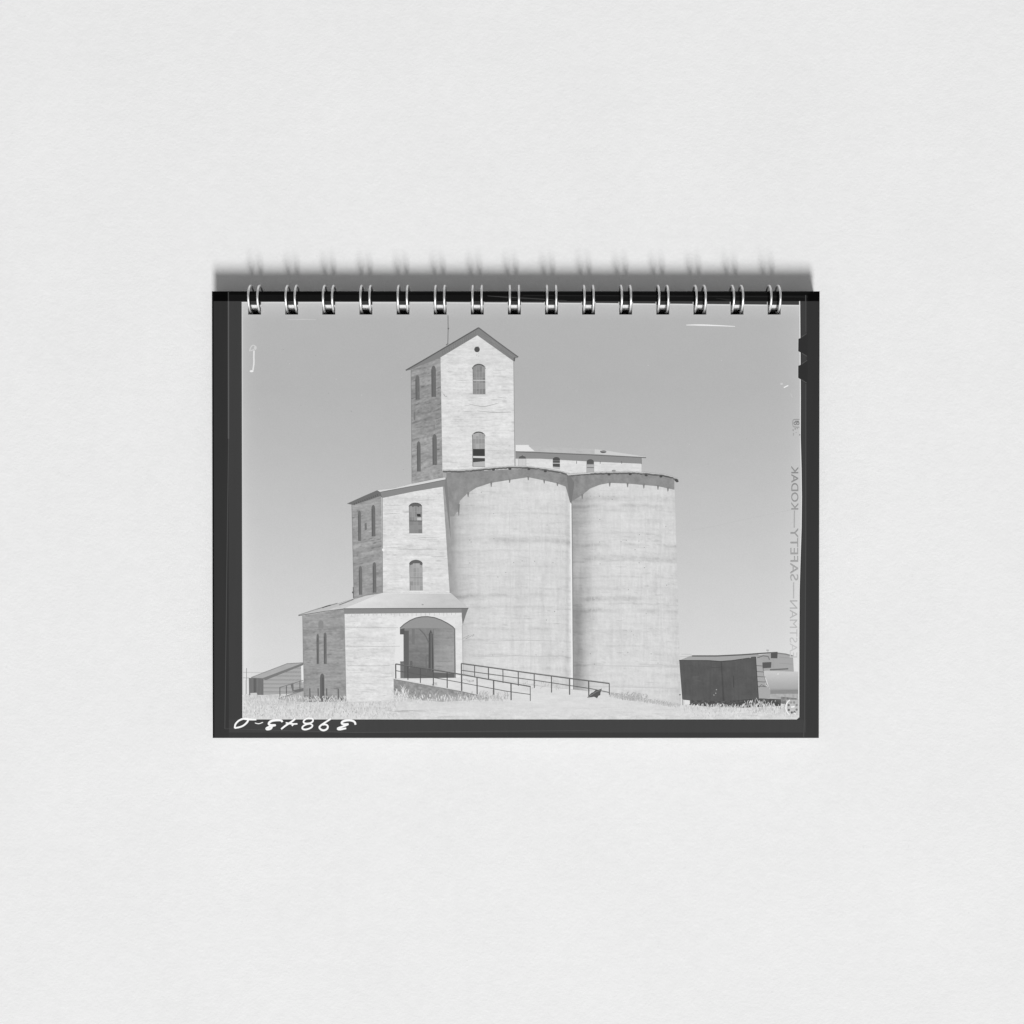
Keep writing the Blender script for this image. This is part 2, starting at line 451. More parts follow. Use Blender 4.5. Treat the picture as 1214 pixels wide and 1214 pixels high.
el.line([(695.4, 550), (695.4, 563)], .5, 165); el.line([(704.1, 550), (704.1, 563)], .5, 165)
for x in (683.5, 711.5, 737): el.line([(x, 546.5), (x, 549.6)], .7, 105)
el.disc(727.6, 558.2, 2.6, 1.5, 150, 10); el.disc(603.8, 551.6, 3.0, 1.6, 150, 10)
# tower
el.poly([(487.3, 438.2), (522.8, 421), (524.5, 557.5), (525.5, 568), (488.4, 574)], 142)
el.quad((487.3, 438.2), (522.8, 421), (524.6, 566.5), (488.4, 573), boards(160, 1.95, 51, lambda X, Y: np.interp(Y, [430, 500, 520, 570], [0, -6, 4, 6]), slope=-.28))
el.poly([(522.4, 422), (566, 396), (608.8, 426), (610.5, 556), (524.6, 558.5)], 226)
el.quad((522.5, 432), (609, 432), (610.5, 556.5), (524.6, 558.5), boards(225, 1.15, 53))
el.loft([(522.5, 423.8), (566, 397.8), (608.9, 428)], [(522.5, 432.3), (609, 432.3)], boards(224, 1.0, 55))
el.poly([(481.2, 439.4), (505, 425), (540, 404.4), (567.5, 388.2), (614.4, 423.0), (613.6, 424.3), (610.2, 424.8), (608.9, 428.2), (566, 397.6), (522.4, 423.6), (508, 429.8), (497, 434), (487, 438.4)], 132)
el.line([(481.2, 439.0), (505, 425.4), (540, 404.8), (567.5, 388.6)], 1.5, 98)
el.line([(567.5, 388.6), (590, 405.5), (614.4, 423.3)], 1.3, 104)
for i in range(22):
    u = random.random() * .9; k = random.uniform(0, 5); el.line([(569 + 40 * u, 393 + 29 * u + k), (569 + 40 * (u + .12), 393 + 29 * (u + .12) + k)], .7, random.uniform(120, 152), taper=.5)
    u = random.random() * .9; k = random.uniform(0, 5); el.line([(565 - 44 * u, 392.6 + 25.6 * u + k), (565 - 44 * (u + .12), 392.6 + 25.6 * (u + .12) + k)], .7, random.uniform(122, 150), taper=.5)
for i in range(0):
    u = i / 14; el.line([(569 + 40 * u, 392 + 30 * u), (566 + 40 * u, 397 + 28 * u)], .6, 118)
for i in range(16):
    u = i / 16; el.line([(564 - 42 * u, 392.5 + 25 * u), (563 - 40 * u, 398.5 + 24.5 * u)], .5, 120)
el.poly([(608.9, 424), (611, 423.5), (610.4, 428.4), (608.9, 428.2)], 100)
el.line([(608.95, 428), (610.4, 555)], .7, 150)
el.line([(487.4, 439), (488.4, 572)], .6, 128)
el.disc(565.6, 414.2, 3.3, 3.4, 84); el.line([(562.6, 413), (564, 411.2), (567.5, 411)], .5, 130)
for i in range(5): el.disc(565.8 + random.uniform(-1.5, 1.5), 418.6 + i * .9, .35, .35, 150, 6)
# antenna rod
el.line([(531.2, 374.0), (531.4, 390), (531.0, 407.5)], .9, 118); el.disc(531.6, 389.6, 1, 1.1, 112, 8); el.line([(529, 409.2), (531.5, 407.2)], 1.0, 110)
def muntins(x0, x1, y0, y1, nx, ny, tone, wd=.45, dx=.3):
    for i in range(nx):
        for j in range(ny):
            if random.random() < .75:
                a, b = x0 + (x1 - x0) * i / nx, x0 + (x1 - x0) * (i + 1) / nx; c, d = y0 + (y1 - y0) * j / ny, y0 + (y1 - y0) * (j + 1) / ny
                el.poly([(a, c), (b, c), (b, d), (a, d)], tone - 17 + random.uniform(-17, 12))
    for i in range(1, nx):
        x = x0 + (x1 - x0) * i / nx; el.line([(x, y0), (x + dx, y1)], wd, tone)
    for j in range(1, ny):
        y = y0 + (y1 - y0) * j / ny; el.line([(x0, y), (x1, y)], wd, tone)
T = arch(el, 560.4, 575.1, 431.9, 437.4, 467.2, 144, .5)
el.line(T, 1.4, 92); el.line([(560.8, 437), (561.2, 467)], .9, 110)
for j in range(3): el.quad((562, 438 + j * 9), (574.6, 438 + j * 9), (574.9, 445 + j * 9), (562.3, 445 + j * 9), boards(146 - 5 * j, 1.3, 400 + j), 1.5)
muntins(561, 575.3, 434.5, 467, 4, 5, 165); el.line([(561, 450.8), (575.4, 451.0)], 1.1, 196); el.line([(560.9, 467.6), (575.8, 467.8)], .8, 205)
T = arch(el, 560.1, 574.8, 512.1, 517.2, 552.8, 176, .2)
el.line(T, 1.4, 84); el.poly([(560.3, 517), (574.8, 517), (574.8, 532), (560.3, 532)], 160)
muntins(560.3, 574.8, 514, 532, 4, 3, 178); el.poly([(560.4, 532.1), (574.8, 532.1), (574.9, 540.6), (560.5, 540.6)], 66)
el.poly([(560.4, 540.4), (574.9, 540.6), (574.9, 543), (560.5, 542.6)], 215); el.poly([(560.5, 542.7), (574.9, 543), (574.9, 547.8), (560.5, 547.8)], 76)
el.poly([(561.2, 547.8), (575, 546.6), (575, 553), (561, 552.8)], 184); el.line([(560.3, 552.8), (575.2, 553.2)], .7, 150); el.line([(560.3, 517), (560.6, 552.6)], .8, 110)
narrow(492.5, 497.4, 444.6, 473.6, 121); narrow(511.4, 516.8, 433.3, 470.4, 117)
narrow(494.2, 498.6, 523.0, 558.8, 119); narrow(512.6, 517.9, 514.4, 551, 119)
el.disc(491.5, 493, 1.1, 5.5, 124, 12)
for (x, y) in ((516, 497), (516.5, 503), (517, 509)): el.line([(x, y), (x + .2, y + 4)], .9, 172, taper=.5)
def seam(x, y):
    L = random.uniform(5, 20); a = random.uniform(-.25, .35)
    el.line([(x, y), (x + L * .5, y + a + random.uniform(-.4, .4)), (x + L, y + a)], random.uniform(.35, .9), random.uniform(184, 208), taper=.8)
el.scatter(34, (526, 436, 588, 556), lambda x, y: None if (556 < x + 10 < 580 and (430 < y < 469 or 510 < y < 555)) else seam(x, y))
el.line([(556, 479), (566, 481), (573, 482.3), (583, 480), (592, 477.4)], .9, 176, taper=.5, smooth=1)
el.line([(566, 487), (586, 489), (606, 488.4)], .8, 168, taper=.5); el.line([(590, 470.6), (600, 472)], 1.2, 180, taper=.6)
el.line([(526, 467), (527.5, 469.6), (530, 469.6)], .7, 150)
# middle block
el.quad((417, 597), (452.6, 583), (453.3, 704), (419.6, 711), boards(162, 1.75, 61, lambda X, Y: np.interp(Y, [596, 650, 670, 705], [2, 2, -7, -4]), slope=-.18))
el.poly([(452.2, 583), (526.5, 570), (534.2, 704), (453.2, 704.5)], 226)
el.quad((452.3, 585), (526.5, 572), (534.3, 703.6), (453.3, 703.8), boards(224, 1.15, 63))
# wedge of shade between the block and the silo
def shade1(X, Y):
    return 148 + np.clip((X - 534) / 14, 0, 1) * 10 + 8 * fbm(X / 5, Y / 14, 71)
# silo one
BANDS = {81: ((595, 8, 1), (603, 6, 4), (611, 9, 1.2), (634, 9, 1), (643, 20, 3.4), (655, 8, 1.2), (674, 8, 1), (686, 7, 2), (700, 9, 1), (708, 18, 2.6), (722, 12, 1.4), (741, 8, 1), (748, 9, 2), (760.5, 15, .9), (779, 16, .8), (795, 7, 2), (803, 9, .9)),
         91: ((593, 16, 3), (602, 17, 2), (607, 16, 1), (621, 7, 3), (634, 9, 1), (648, 18, 1.6), (664, 17, 3.4), (667, 12, 1), (686, 13, 1), (700, 8, 4), (712, 22, 2.8), (718, 12, 1), (726, 18, 2.4), (734, 7, 1), (751, 8, 2), (768, 8, 1), (790, 15, .9), (802, 6, 2), (816, 13, .9))}
def silo(base, seed, xl, xr, dark_l, lw):
    b = boards(base, .62, seed, sy=1.3)
    def f(X, Y):
        u = (X - xl) / (xr - xl)
        t = b(X, Y) + 5 * np.sin(np.clip(u, 0, 1) * 3.1) - 3
        t = t + 3.5 * fbm(X / 3.2, Y / 120, seed + 77)
        bow = 3.0 * (1 - (2 * u - 1) ** 2)
        wob = 1.6 * (vn(X / 9, X * 0, seed + 8) - .5)
        for yy, a, wd in BANDS[seed]:
            d = (Y - (yy - bow) + wob) / wd
            t = t - a * np.exp(-d * d) * np.clip(vn(X / 22, Y * 0 + yy, seed + 3) * 1.7 - .2, .1, 1.1) * (.6 + .8 * vn(X / 2.2, Y / 1.3, seed + 4))
        t = t + 9 * fbm(X / 1.6, Y / 9, seed + 66) * (1 + u)
        t = t - 10 * np.clip(vn(X / 4.5, Y / 70, seed + 67) - .62, 0, 1) * 2
        t = t - dark_l * np.exp(-np.clip(X - xl, 0, 99) / lw)
        return t
    return f
def pillar(X, Y):
    t = silo(216, 81, 534, 677, 40, 13)(X, Y)
    e = np.clip((X - 670) / 7, 0, 1); t = t - 10 * np.exp(-((X - 672.5) / 1.6) ** 2) + 14 * np.clip((X - 674.5) / 1.5, 0, 1)
    return t
el.loft([(524.5, 559), (569, 557.6), (604, 555), (648, 557.4), (668, 561), (676.5, 564)],
        [(547.5, 801), (560, 802), (600, 807), (640, 813), (678.5, 819.6)], pillar)
el.loft([(675.5, 564), (722, 561.8), (767, 562.4), (799.4, 567)],
        [(679.8, 818), (722, 823.4), (765, 829.5), (807.6, 836)],
        lambda X, Y: silo(216, 91, 678, 803, 14, 6)(X, Y) - 30 / (1 + np.exp((X - 698) / 4.0)) * (.75 + .5 * vn(X / 9, Y / 26, 93)) - np.interp(X, [792, 803], [0, 5]) - 30 * np.exp(-((X - 685) / 6.0) ** 2) * np.clip((Y - 690) / 40, 0, 1) * np.clip((830 - Y) / 30, 0, 1))
el.line([(676.6, 595), (677.4, 680), (678.4, 819)], 1.6, 236); el.line([(678.0, 596), (679, 690), (679.8, 818)], .9, 138)
# vertical form marks on the silos
for x, t in ((604, 206), (627, 205), (642, 209), (664, 208), (700, 200), (703.5, 209), (735, 207), (765, 208), (782, 206)):
    el.line([(x, 600 + random.uniform(-14, 40)), (x + 1, 690), (x + 2.2, 780 + random.uniform(-60, 24))], .5, t - 2)
# shade of the middle block and roof on silo one
def fadeshade(X, Y):
    e = np.interp(Y, [560, 640, 720, 800], [532, 533.5, 534.5, 547])
    w_ = np.interp(Y, [560, 640, 720, 800], [9, 4, 3, 2])
    k = 1 / (1 + np.exp((X - e - w_) / 2.6))
    return silo(216, 81, 534, 677, 40, 13)(X, Y) * (1 - k) + (156 + 26 * fbm(X / 3, Y / 5, 74)) * k
el.loft([(524.4, 566), (556, 566)], [(534.2, 720), (560, 720)], fadeshade)
el.poly([(526.6, 566), (530.5, 566), (532.4, 600), (534.6, 640), (533.2, 629), (526.7, 576)], 130)
el.loft([(529, 560.5), (569, 558.2), (604, 556), (626, 555.4), (648, 558), (668, 561.8), (676.4, 565)],
        [(533.6, 612), (538.5, 612), (541.5, 607), (543.5, 606.4), (544.7, 594), (553.4, 585.4), (564.5, 578), (581.8, 572.3), (604, 568.8), (626.3, 565.6), (644.8, 569.3), (660.8, 573), (670.7, 576.7), (676.2, 597)],
        lambda X, Y: 144 + 26 * fbm(X / 6, Y / 10, 73) + 16 * fbm(X / 1.8, Y / 1.5, 76) - 10 * np.clip((X - 660) / 16, 0, 1))
el.loft([(676, 564), (700, 562.4), (722, 561.7), (747, 561.2), (767, 562.4), (784, 563.8), (799.4, 567)],
        [(677, 594.5), (690.5, 586.6), (699.1, 579.2), (710.3, 574.7), (722.6, 572.3), (742.4, 573), (762.2, 574.7), (779.5, 576.2), (799.5, 580.4)],
        lambda X, Y: 144 + 26 * fbm(X / 6, Y / 10, 75) + 16 * fbm(X / 1.8, Y / 1.5, 77) - 16 * np.exp(-(X - 676) / 7))
el.poly([(672, 565), (676.5, 565), (681, 572), (677.4, 597), (675.4, 594)], 122)
for (x, y, h) in ((543.9, 598, 13), (555, 584, 5), (582.4, 571, 6), (604.2, 567.8, 4.5), (626.3, 564.6, 4.5), (645.2, 568.5, 4.5), (660.9, 572, 4), (690.2, 585.6, 6), (722.8, 571.6, 5), (744, 572.4, 5), (763.2, 574, 5), (780, 575.4, 5), (791.8, 578, 4.5)):
    el.poly([(x - 1.4, y - .5), (x + 1.4, y - .5), (x + .4, y + h), (x - .4, y + h)], 130)
def rim(pts, lab):
    P = [(x, y) for x, y in zip(np.linspace(pts[0][0], pts[-1][0], 60), np.interp(np.linspace(pts[0][0], pts[-1][0], 60), [p[0] for p in pts], [p[1] for p in pts]))]
    el.line([(x, y - 1.5 + random.uniform(-.3, .3)) for x, y in P], 1.5, 192)
    el.line([(x, y + random.uniform(-.35, .35)) for x, y in P], 1.9, 100)
    for x, y in P[::2]: el.line([(x, y + .5), (x + random.uniform(1, 5), y + .7)], random.uniform(.6, 1.4), random.uniform(80, 150), taper=.5)
    n = len(pts)
rim([(525, 558.9), (545, 558.9), (569.4, 557.3), (585, 555.6), (604, 554.5), (626.3, 554.5), (648.5, 557.2), (662, 559.6), (676.5, 563.4)], 0)
rim([(672, 563.8), (697.9, 561.9), (722.6, 561.1), (747.3, 560.9), (767, 561.9), (784.4, 563.6), (796, 566), (803.7, 569.4)], 0)
for x, y in ((585, 556.3), (604.5, 555.4), (627, 555.6), (646.5, 558.2), (722, 562), (747, 561.7), (766, 563), (783.5, 564.4), (801.5, 568.8), (802.6, 570)):
    el.disc(x, y + .3, 1.9, 1.3, 78, 10)
el.line([(673, 563), (685, 561.8), (700, 560.8)], 1.0, 206)
def tie(x, y):
    el.disc(x, y, .55, .5, random.uniform(120, 165), 7)
for (x, y) in ((570.6, 583.4), (710.5, 588), (711, 615.6), (710.8, 642.3), (711.5, 668.2), (742.5, 640.3), (757.5, 641.3), (757.8, 667), (557, 640), (585.6, 638.4), (619, 664.8), (557, 667.3), (721, 588), (700, 588), (700.5, 722), (700, 775), (744.5, 773.5), (772, 775), (745, 699)):
    tie(x, y)
el.scatter(26, (550, 590, 668, 790), lambda x, y: tie(x, y) if random.random() < .5 else seam(min(x, 655), y))
el.scatter(26, (700, 590, 795, 815), lambda x, y: tie(x, y) if random.random() < .5 else seam(min(x, 778), y))
el.line([(548, 757), (556, 753), (552, 757.5), (562, 752), (560, 755)], .6, 165)
el.line([(596, 809), (640, 811)], .01, 200)
for yy, x0, x1 in ((760, 582, 660), (778.5, 560, 662)):
    el.line([(x0, yy), ((x0 + x1) / 2, yy - 1.2), (x1, yy)], .8, 190, taper=.4)
for yy in (789, 814): el.line([(700, yy), (750, yy + .6), (803, yy + 2.2)], .9, 196, taper=.3)
# middle block roof
el.poly([(411.3, 596.9), (431, 588), (448.3, 580.6), (453, 583), (453.2, 590), (451, 588), (419, 598.5)], 112)
for i in range(12):
    x = 420 + i * 2.5; el.line([(x, 596.3 - i * .98), (x + .5, 598.4 - i * .95)], .9, 92)
el.poly([(447, 580.8), (467, 578.6), (486.8, 573.6), (523.2, 566.3), (528.2, 565.9), (528.2, 568.6), (498, 574.2), (451, 583.2)], 216)
el.poly([(451, 583), (498, 574.2), (528.2, 568.2), (526.9, 576.4), (490, 582.6), (453.1, 590.2)], 138)
el.line([(451, 583.2), (498, 574.5), (528.2, 568.5)], .8, 112)
for (x0, x1, yt, ys, yb, bt) in ((484.9, 500.2, 596, 600.8, 632.2, 150), (485.4, 500.8, 663.9, 668.6, 700, 164)):
    T = arch(el, x0, x1, yt, ys, yb, bt, .5)
    el.poly([T[i] for i in range(len(T))] + [(x1, ys + 1.5), ((x0 + x1) / 2, ys - 1.2), (x0, ys + 1.5)], 102)
    el.line(T, .8, 88); el.line([(x0 + .3, ys), (x0 + .7, yb)], .8, 115)
    muntins(x0 + .5, x1 + .3, ys - 1, yb - .5, 5 if bt < 160 else 4, 5 if bt < 160 else 6, bt + 16, .4)
    el.line([(x0 + .6, yb + .5), (x1 + .8, yb + .5)], 1.0, 234)
el.line([(485, 617.3), (500.6, 617.5)], 1.0, 112); el.poly([(494.2, 609), (498.6, 609), (499, 612.6), (494.6, 612.2)], 62); el.poly([(494.6, 613.4), (499.6, 613.2), (499.8, 616.6), (494.8, 616.6)], 196)
el.poly([(485.6, 618), (500.4, 618), (500.7, 631.6), (485.8, 631.6)], 143); muntins(485.6, 500.5, 618, 631.6, 3, 3, 152, .3)
el.line([(485.6, 684.8), (501, 684.8)], .8, 142)
narrow(424.3, 427.9, 605.0, 641, 122); narrow(440.4, 444.8, 598.4, 635.7, 118); narrow(425.2, 429.2, 670.8, 705, 124); narrow(441.7, 445.9, 666.2, 702.4, 120)
el.poly([(432.2, 620.4), (434.6, 619.4), (435, 627.6), (432.4, 628.6)], 118)
el.line([(453.2, 590), (453.5, 703)], .9, 140); el.line([(417.1, 597.5), (419.6, 711)], .6, 128)
el.scatter(50, (455, 592, 516, 700), lambda x, y: None if (x + 18 > 483 and (594 < y < 634 or 662 < y < 702)) else seam(x, y))
el.line([(472, 650.8), (485, 651.4), (518, 651)], .7, 182, taper=.4); el.line([(465, 696.8), (477, 697)], .7, 176, taper=.4); el.disc(454.4, 651.5, 1.6, 1.8, 238, 8)
# lower block
el.quad((358.6, 730), (408.2, 722), (410, 831.6), (359.9, 832.6), boards(158, 1.45, 101, lambda X, Y: np.interp(Y, [725, 790, 832], [3, 2, -3])))
el.poly([(407.9, 722), (548, 722), (548.8, 804), (539.4, 804.4), (466.5, 804.6), (466.5, 831), (409.9, 832)], 227)
el.quad((407.9, 724), (474.2, 724), (466.5, 831), (409.9, 832), boards(225, 1.15, 103))
el.quad((474.0, 724), (547.7, 724), (548, 735), (474.2, 735), boards(226, .8, 104))
el.poly([(474.1, 744.2), (478.3, 750), (478.3, 804.4), (466.8, 804.6), (470, 730), (474.2, 730)], 228)
el.quad((539.4, 733), (547.9, 733), (548.7, 804), (539.6, 804), boards(227, .7, 105))
# the arched doorway
AR = [(474.1, 744.6), (479, 740), (486, 735.4), (493, 732.4), (500, 731), (507, 730.8), (515, 732), (523, 734.8), (531, 739), (536.4, 742.6), (538.9, 745.2), (539.3, 752), (539.4, 804.2), (478.4, 804.2), (478.2, 752), (474.1, 752)]
el.poly(AR, 142)
el.quad((479, 744.5), (514, 744.5), (514, 803.5), (479, 803.5), boards(130, .8, 111, lambda X, Y: np.interp(Y, [744, 803], [8, -10])))
el.poly([(474.6, 744.8), (479.4, 740.4), (486, 736.1), (493, 733.2), (500, 731.8), (507, 731.6), (515, 732.8), (523, 735.6), (531, 739.8), (538.4, 745), (530, 744.6), (495, 744.2), (478, 744.8)], 150)
el.quad((514.2, 744.6), (538.2, 745), (538.4, 801), (514.2, 801), boards(161, .9, 112, lambda X, Y: np.interp(Y, [745, 803], [-10, 6]) + np.interp(X, [514, 538], [-8, 5])))
el.poly([(478.6, 747.5), (484.6, 747.5), (484.6, 803.6), (478.6, 803.6)], 100)
el.poly([(474.1, 746), (479.5, 744.5), (479.5, 752), (474.2, 752)], 92)
el.poly([(488.2, 745), (491.6, 745), (491.6, 764), (488.2, 764)], 122)
el.poly([(508.2, 752), (510.6, 746.4), (513, 752), (514.2, 803.6), (508, 803.6)], 88); el.line([(511, 750), (511.2, 803)], 1.0, 122)
el.line([(497.5, 746), (504, 752.5), (508.3, 762)], 1.4, 112, smooth=1); el.line([(514, 745.5), (514.2, 795)], .8, 120)
el.poly([(484.6, 793), (490, 789), (500, 792), (508, 794), (514, 797), (538.4, 798.5), (538.4, 804), (484.6, 804)], 102)
el.poly([(486, 784), (488.6, 783), (489.2, 792), (486, 794)], 104); el.line([(505, 778), (505.2, 797)], 1.0, 112)
el.line(AR[:11], 1.1, 104); el.line([(539.0, 745), (539.6, 804)], 1.4, 120)
el.poly([(474.4, 784.6), (478.6, 784.2), (478.8, 804), (474.6, 804)], 118); el.line([(474.2, 784.6), (478.8, 784.4)], .9, 84)
# lower roofs
el.poly([(353.6, 729.5), (372, 723.5), (395, 717), (419.4, 709.8), (436, 706), (454, 702.6), (407.8, 721.6), (385, 724.4), (358.6, 730.1)], 190)
el.quad((432, 706.4), (454, 702.6), (409, 721.4), (386, 724.2), boards(206, .5, 121))
el.line([(353.6, 729.7), (385, 724.6), (408, 721.5)], .9, 112); el.line([(354, 729.0), (380, 720.6), (400, 715)], .7, 150)
el.line([(382, 720.5), (387, 718.6), (392, 717.2)], 1.0, 88); el.line([(402, 717), (410, 714), (419, 710.3)], .9, 120)
el.quad((452.5, 702.8), (534.4, 702.8), (555.3, 720.6), (407.6, 721.4), lambda X, Y: 213 - 14 * np.clip((X - 475) / 50, 0, 1) + 12 * fbm(X / 14, Y / 4, 131) - 4 * np.clip((Y - 712) / 8, 0, 1) + 14 * np.clip((470 - X) / 60, 0, 1))
el.line([(453.5, 703.2), (534.4, 703.2)], .8, 226); el.disc(501, 716.6, 1.3, .7, 160, 8)
el.poly([(407.6, 721.2), (547.4, 721.2), (547.4, 726.2), (480, 726.8), (407.9, 727.6)], 138)
el.poly([(547.2, 721.2), (555.3, 720.6), (552.5, 728), (548.4, 741), (547.4, 730)], 124)
el.line([(407.6, 721.5), (460, 721.2), (555.4, 721.0)], 1.0, 104)
for i in range(26):
    x = 411 + i * 5.2 + random.uniform(-.8, .8); el.line([(x, 726.4), (x, 726.8 + random.uniform(1.2, 4))], .8, random.uniform(150, 190), taper=.5)
el.line([(548, 741), (549, 800)], .9, 176)
for (x0, x1, yt, yb) in ((375.1, 378.0, 751.4, 787), (383.6, 387, 749.6, 787)): narrow(x0, x1, yt, yb, 120, .2)
arch(el, 379.2, 384.4, 798.4, 804, 831.6, 104); el.line([(382.6, 803), (383, 831)], 1.0, 86); arch(el, 377.4, 383.4, 735.4, 738, 745, 140)
for x, y0 in ((367.1, 816), (376.9, 816), (387, 816), (400.8, 816.5)): el.line([(x, y0), (x + .3, 829.5)], 1.4, 104)
for x, y in ((368.5, 827), (382, 829), (389, 828), (404, 829)): el.disc(x, y, 1.5, 1.6, 108, 8)
el.line([(408.0, 727.6), (410.1, 831)], .8, 150); el.line([(358.7, 730), (360, 832)], .6, 130)
el.scatter(30, (411, 730, 452, 826), seam)
for yy, x0, x1 in ((743.8, 409, 472), (766, 410, 474), (789, 412, 462)): el.line([(x0, yy), ((x0 + x1) / 2, yy + .4), (x1, yy + .1)], .7, 194, taper=.3)
# vent pipe
el.line([(418.6, 696), (418.9, 709)], .8, 110); el.disc(418.4, 702.2, 1.1, 1.2, 96, 8)
el.build()

# --- ramp with its two handrails
ra = Print("printed_loading_ramp")
ra.quad((467, 804.4), (545, 803.4), (660, 836), (540, 826), lambda X, Y: 219 + 20 * fbm(X / 8, Y / 2.2, 151, 4))
ra.loft([(545, 801), (560, 800.5), (640, 813.5), (722, 821.5), (745, 827)], [(545, 818), (600, 832), (660, 838), (745, 838)], lambda X, Y: 217 + 14 * fbm(X / 16, Y / 2.4, 152) + 8 * fbm(X / 3, Y / 1.6, 155))
ra.loft([(466.6, 804.8), (500, 811), (548, 819.6), (578, 826.6)], [(466.6, 823.4), (480, 827), (495, 830), (525, 832), (560, 830), (578, 829)],
        lambda X, Y: 148 + 56 * fbm(X / 2.2, Y / 1.8, 153, 3) + 22 * np.clip((Y - 822) / 8, 0, 1) + 14 * fbm(X / 9, Y / 7, 154))
ra.line([(466.2, 804.2), (500, 810.2), (548, 818.9), (572, 824.2)], 1.3, 216); ra.line([(466.4, 805.2), (500, 811.3), (548, 819.9), (566, 824)], .6, 120)
def tuft(tones, h):
    def f(x, y):
        a = random.uniform(-.6, .6); L = random.uniform(.4, 1) * h
        ra.line([(x, y), (x + a * L * .4, y - L * .6), (x + a * L, y - L)], random.uniform(.4, .9), random.uniform(*tones), taper=.3)
    return f
ra.scatter(160, (462, 826, 575, 833), tuft((196, 232), 5)); ra.scatter(46, (466, 820, 484, 832), tuft((205, 236), 8))
ra.scatter(90, (566, 824, 602, 832), tuft((168, 205), 7)); ra.scatter(30, (548, 806, 562, 809), tuft((170, 195), 2))
ra.scatter(70, (486, 822, 560, 830), tuft((150, 196), 4)); ra.scatter(24, (512, 810, 518, 813), tuft((160, 200), 2))
ra.scatter(40, (622, 808, 664, 818), tuft((180, 205), 3)); ra.scatter(420, (722, 0, 806, 1), lambda x, y: tuft((172, 212), 3.4)(x, np.interp(x, [722, 745, 775, 806], [824.5, 829, 833, 838]) + random.uniform(-1.6, 2))); ra.scatter(90, (735, 824, 768, 831), tuft((168, 196), 4))
def rail(top, mid, posts, dark):
    f = lambda P, x: np.interp(x, [p[0] for p in P], [p[1] for p in P])
    for x, yb, wd in posts: ra.line([(x, f(top, x)), (x + .15, yb)], wd, dark + random.uniform(-8, 14))
    ra.line(mid, .75, dark + 14); ra.line(top, 1.1, dark + 4); ra.line([(x, y - .6) for x, y in top], .35, dark + 60)
rail([(546.8, 786.6), (625, 797.6), (675.7, 804.4), (722.8, 810.4)], [(546.9, 794.6), (640, 807.4), (700, 816.4), (722.6, 821)],
     ((546.9, 800, 1.4), (562.6, 803, 1.0), (579, 805, 1.2), (596.2, 809.6, 1.0), (614.4, 813, 1.2), (633.3, 815.6, 1.1), (653.8, 821, 1.2), (675.2, 823.6, 1.5), (698, 825, 1.4), (722.4, 823.6, 1.0)), 92)
rail([(468.9, 787.2), (510, 793.4), (546.4, 799.6), (590, 807.4), (629.2, 814)], [(469, 795), (546.4, 809.2), (600, 819.4), (629.2, 823.4)],
     ((469, 804.4, 1.5), (483.4, 806, 1.1), (498.2, 809.6, 1.1), (513.6, 812.8, 1.2), (530, 815.6, 1.2), (547.2, 819, 1.5), (565.5, 823, 1.3), (585.2, 823.6, 1.5), (605.8, 830, 1.4), (628.6, 831, .9)), 88)
ra.poly([(696.2, 827), (699, 824), (701, 821.6), (704, 820.4), (706, 818.4), (709, 818.2), (713.6, 816.4), (712, 821), (711.8, 824), (709.4, 825), (708, 827.8), (704.6, 826), (701, 826.6)], 88)
ra.line([(698, 826), (707, 820), (713, 817.6)], .8, 130)
ra.build()

# --- shed at the left
sh = Print("printed_plank_shed")
sh.line([(292, 792), (292, 823)], .8, 150); sh.line([(290.4, 806), (290.6, 824)], .5, 170)
def planks(X, Y):
    q = ((Y + (X - 312) * .0) / 4.7) % 1.0
    return 170 + 8 * fbm(X / 10, Y / 2, 161) - 34 * np.exp(-((q - .5) / .09) ** 2)
sh.quad((312, 805.6), (357, 788.5), (359.6, 822), (312, 823.8), planks)
sh.poly([(356.7, 788), (359.4, 787), (359.8, 808), (357.2, 808)], 230)
def posts_(X, Y):
    return 116 + 16 * fbm(X / 1.1, Y / 30, 162) - 22 * np.exp(-((X - 302) / 1.2) ** 2)
sh.quad((294.7, 803.8), (312.1, 804), (312.1, 823.8), (295, 824), posts_, .6)
sh.quad((297.6, 803.4), (340.6, 786.8), (359.2, 786.2), (312.6, 804.6), lambda X, Y: 172 + 12 * fbm(X / 6, Y / 4, 163))
sh.poly([(310.8, 804), (359.2, 785.8), (359.3, 788.4), (314.4, 806.4)], 124)
sh.line([(297.6, 803.6), (312, 804.4)], .8, 120); sh.line([(340.4, 786.9), (359, 785.8)], .8, 145); sh.line([(297.6, 803.2), (340.6, 786.7)], .7, 150)
sh.poly([(296.6, 821.6), (304, 821.2), (305, 824), (296.6, 824)], 205)
# plank fence and steps beside the shed
sh.loft([(330, 828), (345, 823.4), (359.8, 819)], [(330, 829.4), (350, 832), (359.8, 833)], lambda X, Y: 178 + 34 * fbm(X / .9, Y / 30, 164), .6)
sh.poly([(344, 810.5), (347.6, 809.4), (348, 818), (359.4, 815.6), (359.4, 819), (347, 821.4)], 116)
for x, y0, y1 in ((331.6, 814.6, 826), (339.4, 812.6, 823.8), (355.4, 807, 819.6)): sh.line([(x, y0), (x, y1)], 1.1, 108)
sh.line([(331.6, 814.8), (339.6, 812.6), (359.4, 806.4)], .8, 124); sh.line([(339, 822.6), (349, 819.6)], .6, 150)
sh.line([(330, 827.8), (359.6, 819)], .8, 134)
def wisp(x, y):
    L = random.uniform(1, 4.4); a = random.uniform(-.6, .6)
    sh.line([(x, y), (x + a * L * .5, y - L * .6), (x + a * L, y - L)], random.uniform(.5, 1.1), random.uniform(190, 226), taper=.5)
sh.scatter(420, (290, 827, 412, 838), wisp)
sh.build()

# --- freight cars at the right
fc = Print("printed_freight_cars")
